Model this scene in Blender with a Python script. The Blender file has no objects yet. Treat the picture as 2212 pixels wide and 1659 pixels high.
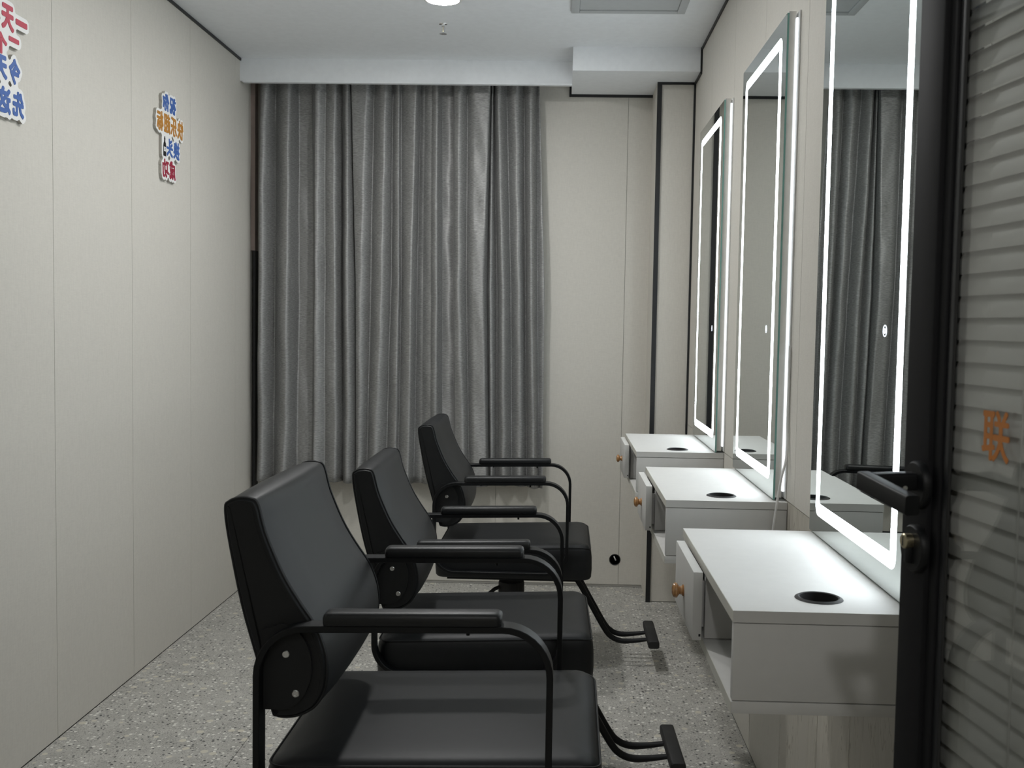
import bpy, bmesh, math, random
import numpy as np
from mathutils import Vector, Matrix

random.seed(7)
S = bpy.context.scene
COL = S.collection

# ------------------------------------------------------------------ camera
H = 1.24
F_PX, PITCH, ROLL, YAW, CX = 2227.34, 0.0567, 0.0169, -0.0294, 1142.0
cp, sp, cy_, sy_ = math.cos(PITCH), math.sin(PITCH), math.cos(YAW), math.sin(YAW)
vF = Vector((sy_ * cp, cy_ * cp, -sp)); vR = Vector((cy_, -sy_, 0)); vU = vR.cross(vF)
c_, s_ = math.cos(ROLL), math.sin(ROLL)
rc = vR * c_ + vU * s_
uc = vU * c_ - vR * s_
cam_d = bpy.data.cameras.new('camera'); cam = bpy.data.objects.new('camera', cam_d); COL.objects.link(cam)
m = Matrix.Identity(4)
for i in range(3):
    m[i][0], m[i][1], m[i][2] = rc[i], uc[i], -vF[i]
m[0][3], m[1][3], m[2][3] = 0, 0, H
cam.matrix_world = m
cam_d.sensor_width = 36; cam_d.sensor_fit = 'HORIZONTAL'
cam_d.lens = F_PX / 2212 * 36
cam_d.shift_x = -(CX - 1106) / 2212
cam_d.clip_start = 0.02
cam_d.dof.use_dof = True; cam_d.dof.focus_distance = 3.0; cam_d.dof.aperture_fstop = 14
S.camera = cam

# ------------------------------------------------------------------ world, exposure, lamp strengths
W = bpy.data.worlds.new('world'); S.world = W; W.use_nodes = True
W.node_tree.nodes['Background'].inputs[0].default_value = (0.6, 0.65, 0.7, 1)
W.node_tree.nodes['Background'].inputs[1].default_value = 0.05
S.view_settings.view_transform = 'Standard'
S.view_settings.look = 'None'
S.view_settings.gamma = 1
S.view_settings.exposure = 1.04
S.view_settings.use_curve_mapping = False
DOWNLIGHT = 150.0      # emission of the room's recessed ceiling lamps
CORRIDOR = 170.0       # emission of the corridor lamp behind the doorway
LED = 6.5             # frosted light bands of the mirrors
BACK_LED = 1.1        # strip behind the mirrors

# ------------------------------------------------------------------ materials
def new_mat(name):
    mt = bpy.data.materials.new(name); mt.use_nodes = True
    nt = mt.node_tree
    return mt, nt, nt.nodes['Principled BSDF']

def nd(nt, typ, **kw):
    n = nt.nodes.new(typ)
    for k, v in kw.items():
        setattr(n, k, v)
    return n

def plain(name, col, rough=0.5, metal=0.0, spec=0.5, noise=0.06, nscale=40.0, bump=0.0, bscale=300.0):
    mt, nt, b = new_mat(name)
    b.inputs['Roughness'].default_value = rough
    b.inputs['Metallic'].default_value = metal
    b.inputs['Specular IOR Level'].default_value = spec
    tc = nd(nt, 'ShaderNodeTexCoord')
    nz = nd(nt, 'ShaderNodeTexNoise'); nz.inputs['Scale'].default_value = nscale; nz.inputs['Detail'].default_value = 4
    nt.links.new(tc.outputs['Object'], nz.inputs['Vector'])
    rp = nd(nt, 'ShaderNodeValToRGB')
    lo = [max(0, c * (1 - noise)) for c in col]; hi = [min(1, c * (1 + noise)) for c in col]
    rp.color_ramp.elements[0].color = (*lo, 1); rp.color_ramp.elements[1].color = (*hi, 1)
    rp.color_ramp.elements[0].position = 0.3; rp.color_ramp.elements[1].position = 0.7
    nt.links.new(nz.outputs['Fac'], rp.inputs['Fac']); nt.links.new(rp.outputs['Color'], b.inputs['Base Color'])
    if bump > 0:
        n2 = nd(nt, 'ShaderNodeTexNoise'); n2.inputs['Scale'].default_value = bscale; n2.inputs['Detail'].default_value = 3
        nt.links.new(tc.outputs['Object'], n2.inputs['Vector'])
        bp = nd(nt, 'ShaderNodeBump'); bp.inputs['Strength'].default_value = bump; bp.inputs['Distance'].default_value = 0.002
        nt.links.new(n2.outputs['Fac'], bp.inputs['Height']); nt.links.new(bp.outputs['Normal'], b.inputs['Normal'])
    return mt

def emitter(name, col, strength):
    mt, nt, b = new_mat(name)
    nt.nodes.remove(b)
    e = nd(nt, 'ShaderNodeEmission'); e.inputs[0].default_value = (*col, 1); e.inputs[1].default_value = strength
    nt.links.new(e.outputs[0], nt.nodes['Material Output'].inputs[0])
    return mt

def linen_wall(name, col, streak=0.05):
    """woven wallboard: fine crossed threads"""
    mt, nt, b = new_mat(name)
    b.inputs['Roughness'].default_value = 0.62; b.inputs['Specular IOR Level'].default_value = 0.3
    tc = nd(nt, 'ShaderNodeTexCoord')
    facs = []
    for sc in ((260, 260, 30), (60, 60, 330)):
        mp = nd(nt, 'ShaderNodeMapping'); mp.inputs['Scale'].default_value = sc
        nt.links.new(tc.outputs['Object'], mp.inputs['Vector'])
        nz = nd(nt, 'ShaderNodeTexNoise'); nz.inputs['Scale'].default_value = 1.0; nz.inputs['Detail'].default_value = 2
        nt.links.new(mp.outputs['Vector'], nz.inputs['Vector']); facs.append(nz)
    ad = nd(nt, 'ShaderNodeMath', operation='ADD')
    nt.links.new(facs[0].outputs['Fac'], ad.inputs[0]); nt.links.new(facs[1].outputs['Fac'], ad.inputs[1])
    mr = nd(nt, 'ShaderNodeMapRange'); mr.inputs['From Min'].default_value = 0.6; mr.inputs['From Max'].default_value = 1.4
    nt.links.new(ad.outputs[0], mr.inputs['Value'])
    mx = nd(nt, 'ShaderNodeMix', data_type='RGBA')
    mx.inputs['A'].default_value = (*[c * (1 - streak) for c in col], 1); mx.inputs['B'].default_value = (*[c * (1 + streak) for c in col], 1)
    nt.links.new(mr.outputs['Result'], mx.inputs['Factor']); nt.links.new(mx.outputs['Result'], b.inputs['Base Color'])
    bp = nd(nt, 'ShaderNodeBump'); bp.inputs['Strength'].default_value = 0.12; bp.inputs['Distance'].default_value = 0.001
    nt.links.new(ad.outputs[0], bp.inputs['Height']); nt.links.new(bp.outputs['Normal'], b.inputs['Normal'])
    return mt

def terrazzo(name):
    mt, nt, b = new_mat(name)
    b.inputs['Roughness'].default_value = 0.42; b.inputs['Specular IOR Level'].default_value = 0.4
    tc = nd(nt, 'ShaderNodeTexCoord')
    nz = nd(nt, 'ShaderNodeTexNoise'); nz.inputs['Scale'].default_value = 9; nz.inputs['Detail'].default_value = 8; nz.inputs['Roughness'].default_value = 0.75
    nt.links.new(tc.outputs['Object'], nz.inputs['Vector'])
    rp = nd(nt, 'ShaderNodeValToRGB')
    rp.color_ramp.elements[0].color = (0.38, 0.372, 0.345, 1); rp.color_ramp.elements[1].color = (0.52, 0.51, 0.475, 1)
    rp.color_ramp.elements[0].position = 0.35; rp.color_ramp.elements[1].position = 0.65
    nt.links.new(nz.outputs['Fac'], rp.inputs['Fac'])
    cur = rp.outputs['Color']
    # (scale, random threshold lo/hi, distance limit, colour)
    for sc, lo, hi, dist, colr in ((210, 0.55, 1.0, 0.40, (0.23, 0.225, 0.21)), (130, 0.74, 1.0, 0.36, (0.62, 0.61, 0.57)),
                                   (85, 0.74, 1.0, 0.33, (0.07, 0.07, 0.068)), (70, 0.78, 1.0, 0.36, (0.78, 0.77, 0.72)), (34, 0.90, 1.0, 0.38, (0.62, 0.59, 0.50))):
        vo = nd(nt, 'ShaderNodeTexVoronoi'); vo.inputs['Scale'].default_value = sc
        nt.links.new(tc.outputs['Object'], vo.inputs['Vector'])
        se = nd(nt, 'ShaderNodeSeparateColor'); nt.links.new(vo.outputs['Color'], se.inputs[0])
        g1 = nd(nt, 'ShaderNodeMath', operation='GREATER_THAN'); g1.inputs[1].default_value = lo
        nt.links.new(se.outputs[0], g1.inputs[0])
        g2 = nd(nt, 'ShaderNodeMath', operation='LESS_THAN'); g2.inputs[1].default_value = dist
        nt.links.new(vo.outputs['Distance'], g2.inputs[0])
        mu = nd(nt, 'ShaderNodeMath', operation='MULTIPLY')
        nt.links.new(g1.outputs[0], mu.inputs[0]); nt.links.new(g2.outputs[0], mu.inputs[1])
        mx = nd(nt, 'ShaderNodeMix', data_type='RGBA'); mx.inputs['B'].default_value = (*colr, 1)
        nt.links.new(mu.outputs[0], mx.inputs['Factor']); nt.links.new(cur, mx.inputs['A'])
        cur = mx.outputs['Result']
    nt.links.new(cur, b.inputs['Base Color'])
    return mt

def curtain_mat(name):
    mt, nt, b = new_mat(name)
    tc = nd(nt, 'ShaderNodeTexCoord')
    mp = nd(nt, 'ShaderNodeMapping'); mp.inputs['Scale'].default_value = (70, 70, 700)
    nt.links.new(tc.outputs['Object'], mp.inputs['Vector'])
    nz = nd(nt, 'ShaderNodeTexNoise'); nz.inputs['Scale'].default_value = 1; nz.inputs['Detail'].default_value = 3
    nt.links.new(mp.outputs['Vector'], nz.inputs['Vector'])
    rp = nd(nt, 'ShaderNodeValToRGB')
    rp.color_ramp.elements[0].color = (0.205, 0.206, 0.203, 1); rp.color_ramp.elements[1].color = (0.43, 0.431, 0.426, 1)
    rp.color_ramp.elements[0].position = 0.3; rp.color_ramp.elements[1].position = 0.7
    nt.links.new(nz.outputs['Fac'], rp.inputs['Fac']); nt.links.new(rp.outputs['Color'], b.inputs['Base Color'])
    b.inputs['Roughness'].default_value = 0.58; b.inputs['Specular IOR Level'].default_value = 0.6; b.inputs['Metallic'].default_value = 0.5
    b.inputs['Anisotropic'].default_value = 0.75          # satin: sheen runs along the hanging threads
    cx = nd(nt, 'ShaderNodeCombineXYZ'); cx.inputs[2].default_value = 1.0
    nt.links.new(cx.outputs[0], b.inputs['Tangent'])
    bp = nd(nt, 'ShaderNodeBump'); bp.inputs['Strength'].default_value = 0.15; bp.inputs['Distance'].default_value = 0.001
    nt.links.new(nz.outputs['Fac'], bp.inputs['Height']); nt.links.new(bp.outputs['Normal'], b.inputs['Normal'])
    return mt

def marble(name):
    mt, nt, b = new_mat(name)
    b.inputs['Roughness'].default_value = 0.35
    tc = nd(nt, 'ShaderNodeTexCoord')
    mp = nd(nt, 'ShaderNodeMapping'); mp.inputs['Scale'].default_value = (3, 9, 1.2)
    nt.links.new(tc.outputs['Object'], mp.inputs['Vector'])
    wv = nd(nt, 'ShaderNodeTexNoise'); wv.inputs['Scale'].default_value = 2.2; wv.inputs['Detail'].default_value = 5; wv.inputs['Distortion'].default_value = 1.5
    nt.links.new(mp.outputs['Vector'], wv.inputs['Vector'])
    rp = nd(nt, 'ShaderNodeValToRGB')
    e = rp.color_ramp.elements
    e[0].position = 0.42; e[0].color = (0.52, 0.49, 0.43, 1); e[1].position = 0.60; e[1].color = (0.50, 0.47, 0.41, 1)
    k = e.new(0.50); k.color = (0.30, 0.27, 0.22, 1)
    k = e.new(0.48); k.color = (0.55, 0.52, 0.45, 1)
    k = e.new(0.52); k.color = (0.55, 0.52, 0.45, 1)
    nt.links.new(wv.outputs['Fac'], rp.inputs['Fac']); nt.links.new(rp.outputs['Color'], b.inputs['Base Color'])
    return mt

def wood(name):
    mt, nt, b = new_mat(name)
    b.inputs['Roughness'].default_value = 0.25
    b.inputs['Coat Weight'].default_value = 0.4
    tc = nd(nt, 'ShaderNodeTexCoord')
    wv = nd(nt, 'ShaderNodeTexWave'); wv.inputs['Scale'].default_value = 60; wv.inputs['Distortion'].default_value = 3
    nt.links.new(tc.outputs['Object'], wv.inputs['Vector'])
    rp = nd(nt, 'ShaderNodeValToRGB')
    rp.color_ramp.elements[0].color = (0.36, 0.17, 0.06, 1); rp.color_ramp.elements[1].color = (0.55, 0.30, 0.12, 1)
    nt.links.new(wv.outputs['Fac'], rp.inputs['Fac']); nt.links.new(rp.outputs['Color'], b.inputs['Base Color'])
    return mt

def glass_mat(name, tint=(0.955, 0.965, 0.96)):
    mt, nt, b = new_mat(name)
    nt.nodes.remove(b)
    tr = nd(nt, 'ShaderNodeBsdfTransparent'); tr.inputs[0].default_value = (*tint, 1)
    gl = nd(nt, 'ShaderNodeBsdfGlossy'); gl.inputs['Roughness'].default_value = 0.01
    fr = nd(nt, 'ShaderNodeFresnel'); fr.inputs['IOR'].default_value = 1.5
    mx = nd(nt, 'ShaderNodeMixShader')
    # a thin sheet: the same reflectance seen from either side of each surface
    ge = nd(nt, 'ShaderNodeNewGeometry')
    mr = nd(nt, 'ShaderNodeMapRange'); mr.inputs['To Min'].default_value = 1.5; mr.inputs['To Max'].default_value = 1 / 1.5
    nt.links.new(ge.outputs['Backfacing'], mr.inputs['Value']); nt.links.new(mr.outputs['Result'], fr.inputs['IOR'])
    nt.links.new(fr.outputs[0], mx.inputs[0]); nt.links.new(tr.outputs[0], mx.inputs[1]); nt.links.new(gl.outputs[0], mx.inputs[2])
    nt.links.new(mx.outputs[0], nt.nodes['Material Output'].inputs[0])
    return mt

M = {}
WALLC = (0.652, 0.629, 0.576)
M['wall'] = linen_wall('linen_wallboard', WALLC)
M['wall_gap'] = plain('wall_gap', (0.42, 0.41, 0.38), 0.7)
M['ceiling'] = plain('ceiling_paint', (0.875, 0.90, 0.925), 0.8, noise=0.02)
M['black_trim'] = plain('black_trim', (0.010, 0.011, 0.013), 0.45, noise=0.1)
M['tile'] = terrazzo('terrazzo_tile')
M['grout'] = plain('grout', (0.14, 0.138, 0.13), 0.8)
M['curtain'] = curtain_mat('curtain_satin')
M['leather'] = plain('black_leatherette', (0.0098, 0.0108, 0.0120), 0.48, spec=0.32, noise=0.08, nscale=60, bump=0.03, bscale=500)
M['leather_side'] = plain('black_leatherette_side', (0.0085, 0.0092, 0.010), 0.55, spec=0.35, noise=0.08, bump=0.03, bscale=500)
M['frame'] = plain('black_powder_coat', (0.006, 0.0066, 0.0074), 0.45, spec=0.26, noise=0.1)
M['door_frame'] = plain('door_frame_black', (0.010, 0.010, 0.0115), 0.6, spec=0.18, noise=0.1)
M['pad'] = plain('black_pad', (0.009, 0.0098, 0.0106), 0.42, spec=0.38, noise=0.1)
M['rubber'] = plain('black_rubber', (0.012, 0.012, 0.012), 0.65)
M['steel'] = plain('bright_steel', (0.75, 0.75, 0.74), 0.25, metal=1.0)
M['chrome'] = plain('chrome', (0.85, 0.85, 0.85), 0.08, metal=1.0)
M['white_board'] = plain('white_laminate', (0.64, 0.635, 0.615), 0.55, spec=0.3, noise=0.015)
M['white_edge'] = plain('cream_edge_band', (0.66, 0.65, 0.59), 0.45, noise=0.015)
M['knob'] = wood('varnished_wood')
M['marble'] = marble('cream_marble_board')
M['mirror'] = plain('mirror_silver', (0.53, 0.56, 0.54), 0.0, metal=1.0, noise=0.0)
M['glass_edge'] = plain('green_glass_edge', (0.20, 0.42, 0.38), 0.15, noise=0.05)
M['mirror_box'] = plain('brushed_aluminium', (0.80, 0.79, 0.77), 0.38, metal=1.0, noise=0.03)
M['led'] = emitter('mirror_led_band', (0.86, 0.95, 1.0), LED)
M['led_back'] = emitter('mirror_back_led', (0.90, 0.96, 1.0), BACK_LED)
M['icon'] = emitter('touch_icon', (0.75, 0.85, 1.0), 1.6)
M['lamp'] = emitter('downlight_diffuser', (1.0, 0.995, 0.98), DOWNLIGHT)
M['lamp_c'] = emitter('corridor_diffuser', (1.0, 0.995, 0.98), CORRIDOR)
M['white_plastic'] = plain('white_plastic', (0.78, 0.78, 0.77), 0.4)
M['grey_panel'] = plain('grey_vent_panel', (0.50, 0.52, 0.53), 0.6, noise=0.02)
M['sign_white'] = plain('sign_white', (0.86, 0.86, 0.85), 0.45, noise=0.01)
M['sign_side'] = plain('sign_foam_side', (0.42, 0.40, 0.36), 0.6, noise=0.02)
M['s_blue'] = plain('sign_blue', (0.055, 0.135, 0.42), 0.5, noise=0.02)
M['s_red'] = plain('sign_red', (0.52, 0.045, 0.085), 0.5, noise=0.02)
M['s_darkred'] = plain('sign_dark_red', (0.33, 0.02, 0.05), 0.5, noise=0.02)
M['s_orange'] = plain('sign_orange', (0.50, 0.22, 0.035), 0.5, noise=0.02)
M['s_black'] = plain('sign_black', (0.01, 0.01, 0.012), 0.5)
M['letter'] = plain('door_letter_orange', (0.55, 0.19, 0.03), 0.5, noise=0.03)
M['slat'] = plain('blind_slat', (0.47, 0.462, 0.437), 0.5, noise=0.02)
M['glass'] = glass_mat('door_glass')
M['brass'] = plain('brass', (0.62, 0.55, 0.38), 0.3, metal=1.0)
M['pink'] = plain('pink_wood_trim', (0.34, 0.27, 0.245), 0.5)

# ------------------------------------------------------------------ mesh helpers
def link(name, me, parent=None):
    o = bpy.data.objects.new(name, me); COL.objects.link(o)
    if parent is not None:
        o.parent = parent
    return o

def tag(o, label=None, cat=None, group=None, kind=None):
    if label: o['label'] = label
    if cat: o['category'] = cat
    if group: o['group'] = group
    if kind: o['kind'] = kind
    return o

def empty(name, loc=(0, 0, 0), rz=0.0):
    o = bpy.data.objects.new(name, None); COL.objects.link(o)
    o.location = loc; o.rotation_euler = (0, 0, rz); o.empty_display_size = 0.1
    return o

def mesh_obj(name, verts, faces, mat, parent=None, smooth=False, fix=True):
    me = bpy.data.meshes.new(name)
    me.from_pydata([tuple(v) for v in verts], [], faces)
    if fix:
        bm = bmesh.new(); bm.from_mesh(me); bmesh.ops.recalc_face_normals(bm, faces=bm.faces); bm.to_mesh(me); bm.free()
    me.materials.append(M[mat])
    if smooth:
        me.polygons.foreach_set('use_smooth', [True] * len(me.polygons))
        try:
            me.set_sharp_from_angle(angle=math.radians(40))
        except Exception:
            pass
    me.update()
    return link(name, me, parent)

def bm_obj(name, bm, mat, parent=None, smooth=False):
    bmesh.ops.recalc_face_normals(bm, faces=bm.faces)
    me = bpy.data.meshes.new(name); bm.to_mesh(me); bm.free()
    me.materials.append(M[mat])
    if smooth:
        me.polygons.foreach_set('use_smooth', [True] * len(me.polygons))
        try:
            me.set_sharp_from_angle(angle=math.radians(40))
        except Exception:
            pass
    return link(name, me, parent)

def add_box(bm, a, b, bevel=0.0, seg=2):
    x0, y0, z0 = [min(a[i], b[i]) for i in range(3)]; x1, y1, z1 = [max(a[i], b[i]) for i in range(3)]
    vs = [bm.verts.new(p) for p in ((x0, y0, z0), (x1, y0, z0), (x1, y1, z0), (x0, y1, z0), (x0, y0, z1), (x1, y0, z1), (x1, y1, z1), (x0, y1, z1))]
    fs = [bm.faces.new([vs[i] for i in q]) for q in ((0, 3, 2, 1), (4, 5, 6, 7), (0, 1, 5, 4), (1, 2, 6, 5), (2, 3, 7, 6), (3, 0, 4, 7))]
    if bevel > 0:
        es = list({e for f in fs for e in f.edges})
        bmesh.ops.bevel(bm, geom=es, offset=bevel, segments=seg, profile=0.5, affect='EDGES')

def box(name, a, b, mat, parent=None, bevel=0.0, seg=2):
    bm = bmesh.new(); add_box(bm, a, b, bevel, seg)
    return bm_obj(name, bm, mat, parent, smooth=bevel > 0)

def ring_loft(rings, closed_caps=True, wrap=False):
    """list of rings (equal length lists of points) -> verts, faces"""
    n = len(rings[0]); verts = [p for r in rings for p in r]; faces = []
    R = len(rings)
    for i in range(R if wrap else R - 1):
        j = (i + 1) % R
        for k in range(n):
            l = (k + 1) % n
            faces.append((i * n + k, i * n + l, j * n + l, j * n + k))
    if closed_caps and not wrap:
        faces.append(tuple(range(n - 1, -1, -1))); faces.append(tuple((R - 1) * n + k for k in range(n)))
    return verts, faces

def lathe(name, prof, mat, parent=None, seg=32, axis='Z', loc=(0, 0, 0), caps=True):
    """prof: list of (radius, height)"""
    rings = []
    for r, h in prof:
        ring = []
        for k in range(seg):
            a = 2 * math.pi * k / seg
            p = (r * math.cos(a), r * math.sin(a), h)
            if axis == 'X': p = (h, r * math.cos(a), r * math.sin(a))
            if axis == 'Y': p = (r * math.cos(a), h, r * math.sin(a))
            ring.append((p[0] + loc[0], p[1] + loc[1], p[2] + loc[2]))
        rings.append(ring)
    v, f = ring_loft(rings, caps)
    return mesh_obj(name, v, f, mat, parent, smooth=True)

def catmull(pts, n, closed=False):
    P = [Vector(p) for p in pts]; out = []; N = len(P)
    segs = N if closed else N - 1
    for i in range(segs):
        if closed:
            a, b, c, d = P[(i - 1) % N], P[i], P[(i + 1) % N], P[(i + 2) % N]
        else:
            a, b, c, d = P[max(i - 1, 0)], P[i], P[i + 1], P[min(i + 2, N - 1)]
        for k in range(n):
            t = k / n
            out.append(0.5 * ((2 * b) + (c - a) * t + (2 * a - 5 * b + 4 * c - d) * t * t + (3 * b - a - 3 * c + d) * t ** 3))
    if not closed: out.append(P[-1])
    return out

def sweep(name, path, section, mat, parent=None, up=Vector((0, 1, 0)), closed=False, smooth=True, scale=None):
    """sweep a 2-D section (a along side, b along up) over path points"""
    rings = []; N = len(path)
    for i, p in enumerate(path):
        a = path[(i - 1) % N] if (closed or i > 0) else path[i]
        b = path[(i + 1) % N] if (closed or i < N - 1) else path[i]
        t = (b - a).normalized()
        side = t.cross(up)
        if side.length < 1e-5: side = Vector((1, 0, 0))
        side.normalize(); u2 = side.cross(t).normalized()
        sc = scale(i / max(1, N - 1)) if scale else (1, 1)
        rings.append([tuple(p + side * (q[0] * sc[0]) + u2 * (q[1] * sc[1])) for q in section])
    v, f = ring_loft(rings, True, wrap=closed)
    return mesh_obj(name, v, f, mat, parent, smooth=smooth)

def circ(r, n=10):
    return [(r * math.cos(2 * math.pi * k / n), r * math.sin(2 * math.pi * k / n)) for k in range(n)]

def rrect(hx, hy, r, n=5, cx=0.0, cy=0.0):
    """rounded rectangle outline, counter-clockwise"""
    r = max(min(r, hx, hy), 1e-4); out = []
    for qx, qy, a0 in ((hx - r, hy - r, 0), (-hx + r, hy - r, 90), (-hx + r, -hy + r, 180), (hx - r, -hy + r, 270)):
        for k in range(n + 1):
            a = math.radians(a0 + 90 * k / n)
            out.append((cx + qx + r * math.cos(a), cy + qy + r * math.sin(a)))
    return out

# ================================================================== THE SETTING
XL, XR, ZC, YB = -1.459, 0.578, 2.417, 4.877
YP, ZP = 4.665, 2.317            # curtain pelmet
YBX, ZBX, XBX = 4.423, 2.3176, 0.034   # ceiling bulkhead
YCOL, XCOL = 4.62, 0.411         # boxed column in the far corner
YF = 0.10                        # front wall (doorway) ; the corridor lies behind it
YEND = -1.7

# floor: grout slab and brick-laid tiles
fl = box('floor', (XL - 0.1, YEND, -0.06), (XR + 0.1, YB + 0.1, -0.002), 'grout'); tag(fl, kind='structure')
TX, TY = 0.75, 1.50
xj = -0.905 - TX
ci = 0
while xj < XR:
    off = 3.497 if ci % 2 == 0 else 2.797
    y = off - 5 * TY
    while y < YB:
        xa, xb, ya, yb = max(xj, XL), min(xj + TX, XR), max(y, YEND), min(y + TY, YB)
        if xb - xa > 0.02 and yb - ya > 0.02:
            box('tile', (xa + 0.0008, ya + 0.0008, -0.003), (xb - 0.0008, yb - 0.0008, 0.0), 'tile', fl)
        y += TY
    xj += TX; ci += 1

ce = box('ceiling', (XL - 0.1, YEND, ZC), (XR + 0.1, YB + 0.1, ZC + 0.05), 'ceiling'); tag(ce, kind='structure')

# left wall with tall boards
wl = box('wall_left', (XL - 0.06, YEND, 0), (XL - 0.003, YB, ZC), 'wall_gap'); tag(wl, kind='structure')
seams = [YEND] + [2.9377 - 0.5555 * k for k in range(7, 0, -1)] + [2.9377, 3.4829, 4.0392, 4.5957, YB]
for a, b in zip(seams[:-1], seams[1:]):
    box('panel', (XL - 0.01, a + 0.0010, 0.003), (XL, b - 0.0010, ZC), 'wall', wl)

# back wall
wb = box('wall_back', (XL, YB + 0.003, 0), (XR, YB + 0.06, ZC), 'wall_gap'); tag(wb, kind='structure')
seams = [XL, -0.885, -0.2925, 0.2999, XR]
for a, b in zip(seams[:-1], seams[1:]):
    box('panel', (a + 0.0010, YB, 0.012), (b - 0.0010, YB + 0.01, ZC), 'wall', wb)

# right wall: upper boards above the shelf line, veined boards below
wr = box('wall_right', (XR + 0.003, YEND, 0), (XR + 0.06, YB, ZC), 'wall_gap'); tag(wr, kind='structure')
seams = [YEND] + [2.51 - 0.535 * k for k in range(7, 0, -1)] + [2.51, 3.045, 3.58, 4.115, YB]
for a, b in zip(seams[:-1], seams[1:]):
    box('panel', (XR, a + 0.0010, 0.812), (XR + 0.01, b - 0.0010, ZC), 'wall', wr)
seams = [YEND, -0.6, 0.5, 1.45, 1.984, 2.227, 2.59, 2.99, 3.58, YB]
for i, (a, b) in enumerate(zip(seams[:-1], seams[1:])):
    box('panel', (XR, a + 0.0012, 0.002), (XR + 0.01, b - 0.0012, 0.8095), 'marble' if i in (3, 4, 5) else 'wall', wr)

# front wall with the doorway the camera looks through
wf = empty('wall_front', (0, YF, 0)); tag(wf, kind='structure')
box('wall_side', (XL, -0.08, 0), (-0.46, 0.08, ZC), 'wall', wf)
box('wall_side', (0.53, -0.08, 0), (XR, 0.08, ZC), 'wall', wf)
box('wall_head', (-0.46, -0.08, 2.12), (0.53, 0.08, ZC), 'wall', wf)
we = box('wall_corridor', (XL, YEND - 0.06, 0), (XR, YEND, ZC), 'wall'); tag(we, kind='structure')

# pelmet over the curtain, bulkhead, column
pel = box('trim_1', (XL, YP, ZP), (XBX, YP + 0.018, ZC), 'ceiling'); tag(pel, kind='structure')
box('lip', (XL + 0.012, YP - 0.004, ZP - 0.006), (XBX, YP + 0.022, ZP + 0.002), 'ceiling', pel)
bk = box('wall_bulkhead', (XBX, YBX, ZBX), (XR, YB, ZC), 'ceiling'); tag(bk, kind='structure')
colm = box('wall_column', (XCOL + 0.004, YCOL + 0.004, 0), (XR, YB, ZBX), 'wall_gap'); tag(colm, kind='structure')
box('panel', (XCOL + 0.019, YCOL, 0.004), (XR - 0.009, YCOL + 0.01, ZBX - 0.010), 'wall', colm)
box('panel', (XCOL, YCOL + 0.004, 0.004), (XCOL + 0.004, YB, ZBX), 'wall', colm)

# black shadow-gap trims
def trim(n, a, b):
    tag(box('trim_%d' % n, a, b, 'black_trim'), kind='structure')
trim(2, (XL, YEND, ZC - 0.011), (XL + 0.006, YP, ZC))
trim(3, (XR - 0.006, YEND, ZC - 0.011), (XR, YBX, ZC))
trim(4, (XR - 0.008, YBX - 0.005, ZBX), (XR, YBX, ZC))
trim(5, (XR - 0.008, YBX, ZBX - 0.009), (XR, YCOL - 0.008, ZBX))
trim(6, (XBX - 0.010, YB - 0.008, ZBX - 0.012), (XCOL, YB, ZBX))
trim(7, (XBX - 0.010, YB - 0.008, ZBX), (XBX - 0.001, YB, 2.38))
trim(8, (XCOL - 0.002, YCOL - 0.008, 0), (XCOL + 0.018, YCOL, ZBX))
trim(9, (XCOL + 0.018, YCOL - 0.008, ZBX - 0.010), (XR - 0.008, YCOL, ZBX))
trim(10, (XR - 0.008, YCOL - 0.008, 0), (XR, YCOL, ZBX))
# reveal strips in the corner behind the curtain
tag(box('trim_11', (XL, 4.83, 1.57), (XL + 0.020, YB, 2.40), 'pink'), kind='structure')
tag(box('trim_12', (XL + 0.010, 4.83, 0.0), (XL + 0.022, YB, 1.57), 'black_trim'), kind='structure')

# ================================================================== CEILING FIXTURES
def downlight(x, y, mat, label):
    t = empty('recessed_downlight', (x, y, ZC))
    tag(t, label, 'ceiling light')
    lathe('trim_ring', [(0.058, -0.0015), (0.060, -0.005), (0.069, -0.004), (0.071, 0.0)], 'white_plastic', t, 40, caps=False)
    lathe('diffuser', [(0.0580, -0.001), (0.0575, -0.004), (0.052, -0.0060), (0.03, -0.0070), (0.001, -0.0072)], mat, t, 40)
    return t
downlight(-0.447, 3.800, 'lamp', 'round white recessed downlight glowing at the top edge of the photo')
downlight(-0.447, 2.780, 'lamp', 'recessed ceiling downlight above the middle chair, out of frame')
downlight(-0.080, -0.700, 'lamp_c', 'corridor downlight outside the doorway')

t = empty('fire_sprinkler', (-0.481, 4.113, ZC)); tag(t, 'small chrome fire sprinkler head under the white ceiling', 'sprinkler')
lathe('escutcheon', [(0.017, 0), (0.016, -0.002), (0.009, -0.003)], 'chrome', t, 24)
lathe('body', [(0.0065, 0), (0.0065, -0.010), (0.004, -0.012)], 'chrome', t, 16)
for s in (-1, 1):
    sweep('frame_arm', [Vector((s * 0.006, 0, -0.009)), Vector((s * 0.0075, 0, -0.018)), Vector((s * 0.003, 0, -0.030)), Vector((0, 0, -0.034))], circ(0.0016, 8), 'chrome', t)
lathe('bulb', [(0.0015, -0.011), (0.0022, -0.020), (0.0015, -0.031)], 'brass', t, 10)
lathe('deflector', [(0.003, -0.033), (0.014, -0.0375), (0.0145, -0.0390), (0.003, -0.036)], 'chrome', t, 24)

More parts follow.
